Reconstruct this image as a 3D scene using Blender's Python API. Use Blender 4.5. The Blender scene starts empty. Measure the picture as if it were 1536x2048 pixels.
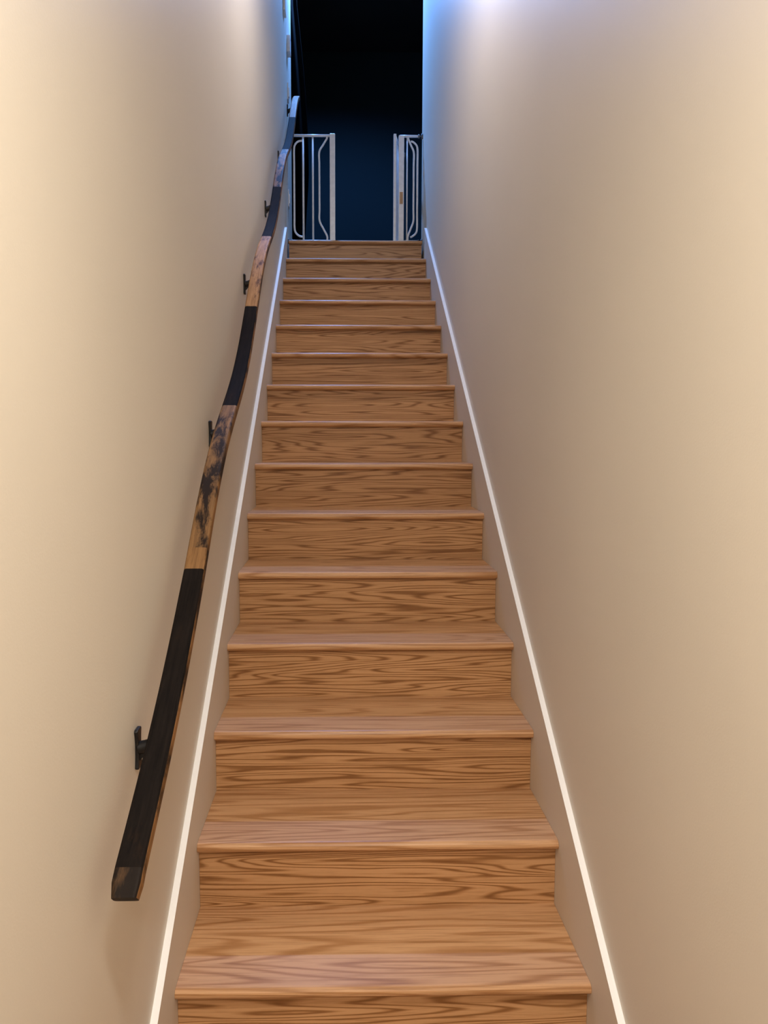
import bpy, bmesh, math, random
from mathutils import Vector, Matrix
random.seed(3)
scene = bpy.context.scene
scene.view_settings.view_transform = 'Standard'
scene.view_settings.look = 'None'

# ---------------- dimensions (metres) ----------------
CAMZ = 1.366
XL, XR = -0.367, 0.543          # stair edges (inner skirt faces)
SK = 0.015
WL, WR = XL - SK, XR + SK       # wall planes
Y1, RUN, RISE, N = 1.528, 0.2666, 0.18265, 15
def NY(n): return Y1 + RUN*(n-1)
def NZ(n): return 0.183 + RISE*(n-1)
TOPZ = NZ(15)
SL = RISE/RUN
CEIL = TOPZ + 2.42
LEND, REND = 5.86, 5.46

# ---------------- material helpers ----------------
def new_mat(name):
    m = bpy.data.materials.new(name); m.use_nodes = True
    nt = m.node_tree
    b = nt.nodes['Principled BSDF']
    return m, nt, b
def coords(nt, scale, kind='Object'):
    tc = nt.nodes.new('ShaderNodeTexCoord')
    mp = nt.nodes.new('ShaderNodeMapping')
    mp.inputs['Scale'].default_value = scale
    nt.links.new(tc.outputs[kind], mp.inputs['Vector'])
    return mp.outputs['Vector']
def noise(nt, vec, scale, detail=3, rough=.5, dist=0):
    n = nt.nodes.new('ShaderNodeTexNoise')
    n.inputs['Scale'].default_value = scale
    n.inputs['Detail'].default_value = detail
    n.inputs['Roughness'].default_value = rough
    n.inputs['Distortion'].default_value = dist
    nt.links.new(vec, n.inputs['Vector'])
    return n.outputs['Fac']
def ramp(nt, fac, stops):
    r = nt.nodes.new('ShaderNodeValToRGB')
    el = r.color_ramp.elements
    while len(el) < len(stops): el.new(.5)
    for e, (p, c) in zip(el, stops):
        e.position = p; e.color = (*c, 1)
    nt.links.new(fac, r.inputs['Fac'])
    return r.outputs['Color']
def math_n(nt, op, a, b=None, c=None):
    n = nt.nodes.new('ShaderNodeMath'); n.operation = op
    for i, v in enumerate((a, b, c)):
        if v is None: continue
        if isinstance(v, (int, float)): n.inputs[i].default_value = v
        else: nt.links.new(v, n.inputs[i])
    return n.outputs[0]
def mix(nt, fac, a, b, mode='MIX'):
    n = nt.nodes.new('ShaderNodeMix'); n.data_type = 'RGBA'; n.blend_type = mode
    for i, v in ((0, fac), (6, a), (7, b)):
        if isinstance(v, (int, float)): n.inputs[i].default_value = v
        elif isinstance(v, tuple): n.inputs[i].default_value = (*v, 1)
        else: nt.links.new(v, n.inputs[i])
    return n.outputs[2]
def bump(nt, b, h, strength, dist=.001):
    n = nt.nodes.new('ShaderNodeBump')
    n.inputs['Strength'].default_value = strength
    n.inputs['Distance'].default_value = dist
    nt.links.new(h, n.inputs['Height'])
    nt.links.new(n.outputs['Normal'], b.inputs['Normal'])

def paint(name, col, rough=.6, bumpy=.25):
    m, nt, b = new_mat(name)
    v = coords(nt, (1, 1, 1))
    n1 = noise(nt, v, 1.3, 2)
    c = ramp(nt, n1, [(.3, tuple(x*.97 for x in col)), (.7, tuple(min(1, x*1.02) for x in col))])
    nt.links.new(c, b.inputs['Base Color'])
    b.inputs['Roughness'].default_value = rough
    b.inputs['Specular IOR Level'].default_value = .35
    if bumpy: bump(nt, b, noise(nt, v, 260, 2), bumpy, .0006)
    return m
def plain(name, col, rough=.5, metal=0):
    m, nt, b = new_mat(name)
    v = coords(nt, (1, 1, 1))
    c = ramp(nt, noise(nt, v, 40, 3), [(.3, tuple(x*.88 for x in col)), (.7, col)])
    nt.links.new(c, b.inputs['Base Color'])
    b.inputs['Roughness'].default_value = rough
    b.inputs['Metallic'].default_value = metal
    return m

def oak(name, light, mid, dark, mapping, lines=42, rough=.36, fs=(6, 210, 210)):
    m, nt, b = new_mat(name)
    v = coords(nt, mapping)
    field = noise(nt, v, 1.0, 2.0, .35, .15)
    wob = noise(nt, coords(nt, (mapping[0]*7, mapping[1]*3, mapping[2]*3)), 1.0, 2)
    f2 = math_n(nt, 'MULTIPLY_ADD', wob, .022, field)
    s = math_n(nt, 'SINE', math_n(nt, 'MULTIPLY', f2, lines*2))
    s = math_n(nt, 'MULTIPLY_ADD', s, .5, .5)
    rings = ramp(nt, s, [(0, light), (.42, light), (.76, mid), (1.0, dark)])
    fine = noise(nt, coords(nt, fs), 1.0, 4, .65)
    ft = ramp(nt, fine, [(.36, (.72, .66, .58)), (.52, (1, 1, 1))])
    c = mix(nt, .75, rings, ft, 'MULTIPLY')
    big = ramp(nt, noise(nt, coords(nt, (.8, 3.9, 3.9)), 1, 1), [(.35, (.90, .88, .86)), (.65, (1.0, 1.0, 1.0))])
    c = mix(nt, 1.0, c, big, 'MULTIPLY')
    nt.links.new(c, b.inputs['Base Color'])
    b.inputs['Roughness'].default_value = rough
    b.inputs['Specular IOR Level'].default_value = .35
    bump(nt, b, fine, .15, .0005)
    return m

WALLC = (.705, .645, .55)
M_wall = paint('wall_paint_beige', WALLC, .5)
M_ceil = paint('ceiling_paint', (.78, .75, .71), .8)
M_trim = paint('skirt_top_lit_white', (.94, .93, .91), .4, 0)  # light caught by the skirt's top edge, put into the colour
M_skirt = paint('skirt_face_shaded_beige', (.69, .615, .525), .5, 0)  # same board's side face, its shade put into the beige
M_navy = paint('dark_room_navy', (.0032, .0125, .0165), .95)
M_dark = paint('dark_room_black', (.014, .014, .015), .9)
M_tread = oak('oak_tread', (.62, .36, .185), (.54, .295, .14), (.43, .215, .09), (.75, 12, 16), 42, .38)
M_riser = oak('oak_riser', (.56, .315, .15), (.45, .235, .10), (.265, .12, .042), (.85, 11, 17), 62, .45)
M_white = plain('gate_white_enamel', (.85, .85, .86), .35)
M_plate = plain('switch_plate_white', (.85, .84, .82), .4)
M_grey = plain('knob_grey_plastic', (.12, .13, .14), .5)
M_iron = plain('black_iron', (.010, .009, .009), .5, .3)
M_cloth = plain('black_fabric', (.0015, .0015, .002), 1.0)
M_cloth.node_tree.nodes['Principled BSDF'].inputs['Specular IOR Level'].default_value = .05
M_label = plain('orange_label', (.50, .30, .15), .6)
M_floor = oak('oak_floor', (.42, .22, .10), (.36, .18, .075), (.26, .12, .045), (11, 1.3, 11), 20, .4, (210, 6, 210))

def stave(name, stops, patch_col, patch_lo, patch_hi, rough=.6, pscale=6, spec=.2):
    m, nt, b = new_mat(name)
    g = noise(nt, coords(nt, (150, 9, 9)), 1.0, 4, .65, .4)
    c = ramp(nt, g, stops)
    p = noise(nt, coords(nt, (26, 7, 7)), pscale/6, 5, .7, .3)
    pm = ramp(nt, p, [(patch_lo, (0, 0, 0)), (patch_hi, (1, 1, 1))])
    c = mix(nt, pm, c, patch_col)
    nt.links.new(c, b.inputs['Base Color'])
    b.inputs['Roughness'].default_value = rough
    b.inputs['Specular IOR Level'].default_value = spec
    bump(nt, b, g, .3, .001)
    return m
M_char = stave('charred_oak', [(.3, (.0055, .0045, .004)), (.7, (.015, .011, .009))], (.035, .018, .009), .60, .85, .8, 6, .05)
M_tan = stave('stave_oak_tan', [(.3, (.23, .12, .045)), (.7, (.47, .265, .12))], (.07, .032, .014), .53, .66, .6, 7, .12)
M_band = stave('stave_oak_brown', [(.3, (.14, .07, .027)), (.7, (.29, .155, .064))], (.05, .024, .011), .54, .72, .6, 6, .12)
M_mott = stave('stave_oak_smoked', [(.3, (.11, .057, .023)), (.7, (.29, .16, .07))], (.018, .011, .008), .45, .56, .6, 7, .12)
M_side = stave('stave_side_oak', [(.3, (.13, .06, .021)), (.7, (.31, .155, .06))], (.02, .011, .007), .46, .60, .6, 7, .12)
M_end = stave('stave_end_scorched', [(.3, (.04, .022, .011)), (.7, (.14, .076, .034))], (.012, .008, .006), .42, .56, .6, 6, .12)

# ---------------- geometry helpers ----------------
def link(o, parent=None):
    scene.collection.objects.link(o)
    if parent: o.parent = parent
    return o
def empty(name):
    e = bpy.data.objects.new(name, None); e.empty_display_size = .1
    return link(e)
def mesh_obj(name, verts, faces, mats, parent=None, smooth=False, mat_idx=None):
    me = bpy.data.meshes.new(name)
    me.from_pydata([tuple(v) for v in verts], [], faces)
    if not isinstance(mats, (list, tuple)): mats = [mats]
    for m in mats: me.materials.append(m)
    if mat_idx:
        for p, i in zip(me.polygons, mat_idx): p.material_index = i
    bm = bmesh.new(); bm.from_mesh(me)
    bmesh.ops.recalc_face_normals(bm, faces=bm.faces)
    bm.to_mesh(me); bm.free()
    if smooth:
        for p in me.polygons: p.use_smooth = True
    return link(bpy.data.objects.new(name, me), parent)
def box(name, lo, hi, mat, parent=None, bev=0, rotz=0):
    x0, y0, z0 = lo; x1, y1, z1 = hi
    c = Vector(((x0+x1)/2, (y0+y1)/2, (z0+z1)/2))
    vs = [Vector((x, y, z)) for x in (x0, x1) for y in (y0, y1) for z in (z0, z1)]
    if rotz:
        R = Matrix.Rotation(rotz, 3, 'Z'); vs = [R @ (v-c) + c for v in vs]
    fs = [(0,1,3,2), (4,6,7,5), (0,4,5,1), (2,3,7,6), (0,2,6,4), (1,5,7,3)]
    o = mesh_obj(name, vs, fs, mat, parent)
    if bev:
        md = o.modifiers.new('bev', 'BEVEL'); md.width = bev; md.segments = 3
    return o
def extrude_x(name, prof, x0, x1, mat, parent=None, smooth=False):
    n = len(prof)
    vs = [(x0, y, z) for y, z in prof] + [(x1, y, z) for y, z in prof]
    fs = [tuple(range(n)), tuple(range(2*n-1, n-1, -1))]
    fs += [(i, (i+1) % n, n+(i+1) % n, n+i) for i in range(n)]
    return mesh_obj(name, vs, fs, mat, parent)
def tube(name, pts, r, mat, parent=None, res=10, closed=False):
    pts = [Vector(p) for p in pts]
    vs, fs = [], []
    k = len(pts)
    up = None
    for i, p in enumerate(pts):
        if closed: t = pts[(i+1) % k] - pts[i-1]
        else: t = pts[min(i+1, k-1)] - pts[max(i-1, 0)]
        t.normalize()
        if up is None:
            up = Vector((0, 1, 0)) if abs(t.y) < .9 else Vector((1, 0, 0))
        a = t.cross(up).normalized(); b = a.cross(t).normalized()
        for j in range(res):
            an = 2*math.pi*j/res
            vs.append(p + r*(math.cos(an)*a + math.sin(an)*b))
    for i in range(k if closed else k-1):
        for j in range(res):
            i2 = (i+1) % k
            fs.append((i*res+j, i*res+(j+1) % res, i2*res+(j+1) % res, i2*res+j))
    if not closed:
        fs.append(tuple(range(res))); fs.append(tuple(range((k-1)*res, k*res)))
    return mesh_obj(name, vs, fs, mat, parent, smooth=True)
def smooth_path(pts, sub=8):
    P = [Vector(p) for p in pts]
    out = []
    for i in range(len(P)-1):
        p0 = P[max(i-1, 0)]; p1 = P[i]; p2 = P[i+1]; p3 = P[min(i+2, len(P)-1)]
        for s in range(sub):
            t = s/sub
            out.append(.5*((2*p1) + (-p0+p2)*t + (2*p0-5*p1+4*p2-p3)*t*t + (-p0+3*p1-3*p2+p3)*t**3))
    out.append(P[-1])
    return out

# ---------------- room shell ----------------
YB = -2.0
box('wall_left', (WL-.12, YB, -.02), (WL, LEND, CEIL), M_wall)
box('wall_right', (WR, YB, -.02), (WR+.12, REND, CEIL), M_wall)
box('wall_back', (WL-.12, YB-.1, -.02), (WR+.12, YB, 2.46), M_wall)
box('floor', (WL-.12, YB-.1, -.12), (WR+.12, Y1+.046, 0), M_floor)
box('ceiling_lower', (WL, YB, 2.46), (WR, 1.15, 2.56), M_ceil)
box('wall_header', (WL, 1.15, 2.46), (WR, 1.25, CEIL), M_wall)
RX0, RX1, RY1 = -3.0, 2.6, 7.7
box('ceiling_upper', (WL-.12, 1.15, CEIL), (WR+.12, REND, CEIL+.1), M_ceil)
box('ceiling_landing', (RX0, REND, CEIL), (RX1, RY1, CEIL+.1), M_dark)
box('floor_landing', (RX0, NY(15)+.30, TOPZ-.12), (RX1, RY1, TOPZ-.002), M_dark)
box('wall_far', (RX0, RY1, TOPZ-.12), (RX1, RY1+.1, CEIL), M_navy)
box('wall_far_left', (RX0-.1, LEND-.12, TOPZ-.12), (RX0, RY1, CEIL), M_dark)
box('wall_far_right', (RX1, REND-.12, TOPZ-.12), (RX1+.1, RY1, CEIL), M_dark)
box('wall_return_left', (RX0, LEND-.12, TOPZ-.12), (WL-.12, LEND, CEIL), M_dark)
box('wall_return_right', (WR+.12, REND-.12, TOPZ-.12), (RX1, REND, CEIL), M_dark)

# skirt boards: level along the lower hall, then raked up the flight (light painted in: top edge catches it as white, beige face shaded)
def skirt(name, x0, x1):
    h = .14
    line = lambda y, off: NZ(1) + SL*(y-Y1) + off
    yk = Y1 + (.14 - h - NZ(1))/SL
    prof = [(YB, 0), (YB, .14), (yk, .14), (5.12, line(5.12, h)), (5.12, TOPZ-.35), (Y1+.3, 0)]
    n = len(prof)
    vs = [(x0, y, z) for y, z in prof] + [(x1, y, z) for y, z in prof]
    fs = [tuple(range(n)), tuple(range(2*n-1, n-1, -1))]
    fs += [(i, (i+1) % n, n+(i+1) % n, n+i) for i in range(n)]
    idx = [0, 0] + [1 if i in (1, 2, 3) else 0 for i in range(n)]
    return mesh_obj(name, vs, fs, [M_skirt, M_trim], mat_idx=idx)
skirt('baseboard_left', WL, XL)
skirt('baseboard_right', XR, WR)

# ---------------- staircase ----------------
st = empty('staircase')
TH, OV = .025, .028
for n in range(1, N+1):
    y, z = NY(n), NZ(n)
    back = y + RUN + OV + .004 if n < N else y + .32
    prof = []
    r = TH/2
    for k in range(9):
        a = math.pi/2 + math.pi*k/8
        prof.append((y + r + r*math.cos(a), z - r + r*math.sin(a)))
    prof += [(back, z-TH), (back, z)]
    extrude_x('tread_%d' % n, prof, XL+.0005, XR-.0005, M_tread, st)
    zb = z - RISE
    box('riser_%d' % n, (XL+.0005, y+OV, zb-.0), (XR-.0005, y+OV+.018, z-TH), M_riser, st)

# ---------------- barrel stave handrail ----------------
rail = empty('handrail')
J = [1.093, 1.629, 2.180, 2.731, 3.303, 3.876, 4.449, 5.097, 5.629]
RXc = -.325
def rail_z(y):
    base = CAMZ - 1.40 + .685*y
    A = .034
    if y < J[0]:
        d = J[0]-y
        return base - 7*d*d
    for i in range(8):
        if J[i] <= y <= J[i+1]:
            t = (y-J[i])/(J[i+1]-J[i])
            s = -1 if i % 2 == 0 else 1
            amp = A*(.6 if i == 0 else 1)
            return base + s*amp*math.sin(math.pi*t)
    return base
ys = [1.064 + .0145*k for k in range(int((5.629-1.064)/.0145)+1)] + [5.629]
for j in J[1:-1] + [J[0], 1.675]:
    ys += [j]
ys = sorted(set(round(v, 4) for v in ys))
cw, ct, cr = .0225, .0145, .007
cs = []
for cx, cz, a0 in ((cw-cr, ct-cr, 0), (-(cw-cr), ct-cr, 90), (-(cw-cr), -(ct-cr), 180), (cw-cr, -(ct-cr), 270)):
    for k in range(4):
        a = math.radians(a0 + 30*k)
        cs.append((cx+cr*math.cos(a), cz+cr*math.sin(a)))
def seg_mat(y):
    if y < J[0]: return 5
    if y < J[1]: return 0
    if y < 1.675: return 4
    if y < J[2]: return 2
    if y < J[3]: return 0
    if y < J[4]: return 1
    if y < J[5]: return 0
    if y < J[6]: return 2
    if y < J[7]: return 0
    return 4
vs, fs, mi = [], [], []
m = len(cs)
for i, y in enumerate(ys):
    e = .004
    ya, yb = max(ys[0], y-e), min(5.629, y+e)
    t = Vector((0, yb-ya, rail_z(yb)-rail_z(ya))).normalized()
    nrm = Vector((0, -t.z, t.y))
    c = Vector((RXc, y, rail_z(y)))
    sc = .86 if (i == 0 or i == len(ys)-1) else 1
    for a, b in cs:
        vs.append(c + Vector((a*sc, 0, 0)) + nrm*b*sc)
for i in range(len(ys)-1):
    ym = (ys[i]+ys[i+1])/2
    for j in range(m):
        fs.append((i*m+j, i*m+(j+1) % m, (i+1)*m+(j+1) % m, (i+1)*m+j))
        top = 1 < ((j+.5) % m) < 6
        mi.append(seg_mat(ym) if top else 3)
fs.append(tuple(range(m))); mi.append(5)
fs.append(tuple(range((len(ys)-1)*m, len(ys)*m))); mi.append(3)
mesh_obj('stave_rail', vs, fs, [M_char, M_tan, M_mott, M_side, M_band, M_end], rail, smooth=False, mat_idx=mi)

def bracket(i, y):
    zr = rail_z(y); zp = zr - .062
    x = WL
    pr = []
    for k in range(25):
        t = -1 + 2*k/24
        w = .010 + .006*abs(t)**2.5 if abs(t) < .93 else .010
        pr.append((w, t*.038))
    pts = [(y+w, zp+t) for w, t in pr] + [(y-w, zp+t) for w, t in reversed(pr)]
    o = extrude_x('plate_%d' % i, pts, x, x+.007, M_iron, rail)
    md = o.modifiers.new('b', 'BEVEL'); md.width = .002; md.segments = 2
    path = smooth_path([(x+.004, y, zp+.0), (x+.024, y, zp+.006), (x+.044, y, zp+.022), (RXc, y+.0, zr-.018)], 5)
    V, F = [], []
    R = 10
    for k, p in enumerate(path):
        t = k/(len(path)-1); rr = .0125 - .005*t
        for j in range(R):
            a = 2*math.pi*j/R
            d = (path[min(k+1, len(path)-1)]-path[max(k-1, 0)]).normalized()
            u = Vector((0, 1, 0)); w2 = d.cross(u).normalized()
            V.append(p + rr*(math.cos(a)*u + math.sin(a)*w2))
    for k in range(len(path)-1):
        for j in range(R):
            F.append((k*R+j, k*R+(j+1) % R, (k+1)*R+(j+1) % R, (k+1)*R+j))
    F.append(tuple(range(R))); F.append(tuple(range((len(path)-1)*R, len(path)*R)))
    mesh_obj('arm_%d' % i, V, F, M_iron, rail, smooth=True)
    g = [(x+.003, zp-.028), (x+.036, zp+.010), (x+.003, zp+.010)]
    V = [(a, y-.004, b) for a, b in g] + [(a, y+.004, b) for a, b in g]
    mesh_obj('gusset_%d' % i, V, [(0,1,2), (5,4,3), (0,3,4,1), (1,4,5,2), (2,5,3,0)], M_iron, rail)
    hl = .022
    V = []
    for dy in (-hl, hl):
        for dx in (-.012, .012):
            for dz in (-.019, -.0135):
                V.append((RXc+dx, y+dy, rail_z(y+dy)+dz*1.2))
    mesh_obj('saddle_%d' % i, V, [(0,1,3,2), (4,6,7,5), (0,4,5,1), (2,3,7,6), (0,2,6,4), (1,5,7,3)], M_iron, rail)
for i, y in enumerate((1.345, 2.165, 2.975, 3.82, 4.62, 5.42)):
    bracket(i+1, y)

# ---------------- wall plates near the top ----------------
def wallplate(name, y, z, hw, hh, d, toggle=True):
    e = empty(name)
    box('plate', (WL, y-hw, z-hh), (WL+d, y+hw, z+hh), M_plate, e, .003)
    if toggle:
        box('rocker', (WL+d-.001, y-hw*.45, z-hh*.55), (WL+d+.005, y+hw*.45, z+hh*.55), M_plate, e, .002)
    return e
wallplate('light_switch', 5.50, 3.80, .036, .058, .007)
wallplate('thermostat', 5.50, 4.11, .045, .055, .022, False)
wallplate('wall_outlet', 5.50, 3.08, .036, .058, .007)
wallplate('door_chime', 5.18, 4.22, .05, .07, .014, False)

# ---------------- baby gate (pressure mounted, door standing open) ----------------
gate = empty('baby_gate')
GY = 5.41; GT = TOPZ + .745; GB = TOPZ + .03
R1 = .0085
tube('top_rail_left', [(-.352, GY, GT-.006), (-.07, GY, GT-.006)], .009, M_white, gate)
box('post_left', (-.088, GY-.016, TOPZ), (-.050, GY+.016, GT+.004), M_white, gate, .004)
tube('bottom_rail_left', [(-.352, GY, GB), (-.07, GY, GB)], .009, M_white, gate)
def side_loop(nm, xa, xb):
    s = 1 if xb > xa else -1
    pts = [(xb, GY, GT-.040), (xa+s*.03, GY, GT-.045), (xa+s*.008, GY, GT-.066), (xa, GY, GT-.10), (xa, GY, GT-.2), (xa, GY, GB+.2), (xa, GY, GB+.09),
           (xa+s*.010, GY, GB+.055), (xa+s*.035, GY, GB+.034), (xb, GY, GB+.03)]
    tube(nm, smooth_path(pts, 6), R1*.8, M_white, gate)
side_loop('loop_left', -.335, -.278)
for k, x in enumerate((-.272, -.205)):
    tube('bar_left_%d' % k, [(x, GY, GB), (x, GY, GT-.01)], R1*.8, M_white, gate)
def jog(nm, xo, xi, y=GY):
    md = xo+(xi-xo)*.5
    pts = [(xo, y, GT-.01), (xo, y, GT-.025), (md, y, GT-.068), (xi, y, GT-.115), (xi, y, GT-.20), (xi, y, GT-.35), (xi, y, GB+.22), (xi, y, GB+.14),
           (md, y, GB+.085), (xo, y, GB+.035), (xo, y, GB)]
    tube(nm, smooth_path(pts, 6), R1*.8, M_white, gate)
jog('curved_bar_left', -.108, -.160)
def bolt(nm, xw, s, z):
    tube(nm+'_rod', [(xw, GY, z), (xw+s*.04, GY, z)], .004, M_grey, gate)
    tube(nm+'_pad', [(xw, GY, z), (xw+s*.010, GY, z)], .018, M_grey, gate, 16)
    tube(nm+'_nut', [(xw+s*.022, GY, z), (xw+s*.032, GY, z)], .014, M_grey, gate, 8)
for z, t in ((GT-.006, 'hi'), (GB, 'lo')):
    bolt('bolt_left_'+t, WL, 1, z); bolt('bolt_right_'+t, WR, -1, z)
box('post_right', (.390, GY-.018, TOPZ), (.428, GY+.018, GT-.004), M_white, gate, .004)
tube('top_rail_right', [(.40, GY, GT-.006), (.53, GY, GT-.006)], .009, M_white, gate)
tube('bottom_rail_right', [(.40, GY, GB), (.53, GY, GB)], .009, M_white, gate)
jog('curved_bar_right', .458, .496)
tube('bar_right_1', [(.450, GY, GB), (.450, GY, GT-.01)], R1*.6, M_white, gate)
side_loop('loop_right', .522, .475)
box('label', (.398, GY-.0192, TOPZ+.28), (.420, GY-.0178, TOPZ+.36), M_label, gate)
box('threshold', (-.088, GY-.012, TOPZ), (.424, GY+.012, TOPZ+.012), M_white, gate, .003)
h0 = Vector((.364, GY-.012, 0)); h1 = Vector((.452, GY+.44, 0))
def dp(t, z): 
    p = h0.lerp(h1, t); return (p.x, p.y, z)
D0, D1 = TOPZ+.035, GT-.002
box('door_hinge_post', (.354, GY-.025, D0-.01), (.373, GY+.0, D1+.004), M_white, gate, .003)
tube('door_top', [dp(0, D1-.01), dp(1, D1-.01)], .011, M_white, gate)
tube('door_bottom', [dp(0, D0+.01), dp(1, D0+.01)], .011, M_white, gate)
tube('door_latch_post', [dp(1, D0), dp(1, D1)], .012, M_white, gate)
for k in range(1, 7):
    tube('door_bar_%d' % k, [dp(k/7, D0+.01), dp(k/7, D1-.01)], .0065, M_white, gate)
box('door_handle', (.43, GY+.38, D1-.005), (.47, GY+.46, D1+.03), M_grey, gate, .006)

# ---------------- black curtain on the landing ----------------
V, F = [], []
NXc, NZc = 60, 24
for j in range(NZc+1):
    t = j/NZc
    z = CEIL - .12 - t*(CEIL - .12 - TOPZ - .03)
    right = -.345 + .085*math.sin(min(1, max(0, (t-.15)/.55))*math.pi/2) - .045*max(0, (t-.72)/.28)
    left = -.75
    for i in range(NXc+1):
        s = i/NXc
        x = left + (right-left)*s
        V.append((x, 6.02 + .035*math.sin(s*34 + .6*math.sin(t*4)) * (0.6+.4*t), z))
for j in range(NZc):
    for i in range(NXc):
        a = j*(NXc+1)+i
        F.append((a, a+1, a+NXc+2, a+NXc+1))
cur = mesh_obj('black_curtain', V, F, M_cloth, smooth=True)
sd = cur.modifiers.new('s', 'SOLIDIFY'); sd.thickness = .004

# ---------------- lamps ----------------
def downlight(name, x, y, z, r, col, emis):
    e = empty(name)
    res = 32
    V, F = [], []
    for k in range(res):
        a = 2*math.pi*k/res
        for rr, zz in ((r, z-.001), (r*1.0, z-.008), (r*1.25, z-.006), (r*1.3, z-.0005)):
            V.append((x+rr*math.cos(a), y+rr*math.sin(a), zz))
    for k in range(res):
        for q in range(3):
            k2 = (k+1) % res
            F.append((k*4+q, k*4+q+1, k2*4+q+1, k2*4+q))
    mesh_obj('trim_ring', V, F, M_plate, e, smooth=True)
    mt, nt, b = new_mat(name+'_lens')
    b.inputs['Base Color'].default_value = (*col, 1)
    b.inputs['Emission Color'].default_value = (*col, 1)
    b.inputs['Emission Strength'].default_value = emis
    V = [(x+r*math.cos(2*math.pi*k/res), y+r*math.sin(2*math.pi*k/res), z-.003) for k in range(res)]
    mesh_obj('lens', V, [tuple(range(res))], mt, e)
    return e
def pendant(name, x, y, z, ceil):
    e = empty(name)
    tube('cord', [(x, y, z+.12), (x, y, ceil)], .003, M_iron, e)
    tube('canopy', [(x, y, ceil-.02), (x, y, ceil)], .05, M_iron, e, 20)
    res = 32; V, F = [], []
    prof = [(.016, .125), (.022, .10), (.05, .075), (.085, .035), (.088, .03)]
    for k in range(res):
        a = 2*math.pi*k/res
        for r, h in prof: V.append((x+r*math.cos(a), y+r*math.sin(a), z+h))
    q = len(prof)
    for k in range(res):
        for j in range(q-1):
            k2 = (k+1) % res
            F.append((k*q+j, k*q+j+1, k2*q+j+1, k2*q+j))
    o = mesh_obj('shade', V, F, M_plate, e, smooth=True)
    s = o.modifiers.new('s', 'SOLIDIFY'); s.thickness = .002
    return e
def light(kind, name, loc, energy, col, parent, **kw):
    L = bpy.data.lights.new(name, kind); L.energy = energy; L.color = col
    for k, v in kw.items(): setattr(L, k, v)
    o = bpy.data.objects.new(name, L); o.location = loc
    link(o, parent); return o
warm = (1.0, .945, .86)
d = downlight('ceiling_lamp', .09, .15, 2.46, .11, warm, 3)
light('AREA', 'lamp_light', (.09, .15, 2.445), 24, warm, d, shape='DISK', size=.22)
d = downlight('ceiling_lamp.001', .09, -1.2, 2.46, .11, warm, 3)
light('AREA', 'lamp_light', (.09, -1.2, 2.445), 30, warm, d, shape='DISK', size=.22)
cool = (1.0, .93, .92)
d = pendant('pendant_lamp', .09, 2.75, 3.60, CEIL)
light('POINT', 'bulb_light', (.09, 2.75, 3.62), 31, cool, d, shadow_soft_size=.04)
blue = (.14, .38, 1.0)
d = downlight('landing_downlight', -.16, 6.05, CEIL, .07, blue, 5)
light('SPOT', 'landing_spot', (-.16, 6.05, CEIL-.02), 380, blue, d, spot_size=math.radians(150), spot_blend=.6, shadow_soft_size=.06)

w = bpy.data.worlds.new('world'); scene.world = w; w.use_nodes = True
w.node_tree.nodes['Background'].inputs[0].default_value = (.02, .03, .05, 1)
w.node_tree.nodes['Background'].inputs[1].default_value = .3

# ---------------- camera ----------------
cd = bpy.data.cameras.new('camera'); cam = bpy.data.objects.new('camera', cd)
scene.collection.objects.link(cam)
cam.location = (0, 0, CAMZ)
cam.rotation_euler = (math.radians(90-5.294), 0, math.radians(-1.0))
cd.sensor_width = 36; cd.lens = 1500*36/2048
cd.shift_x = 56/2048
cd.clip_start = .02
scene.camera = cam
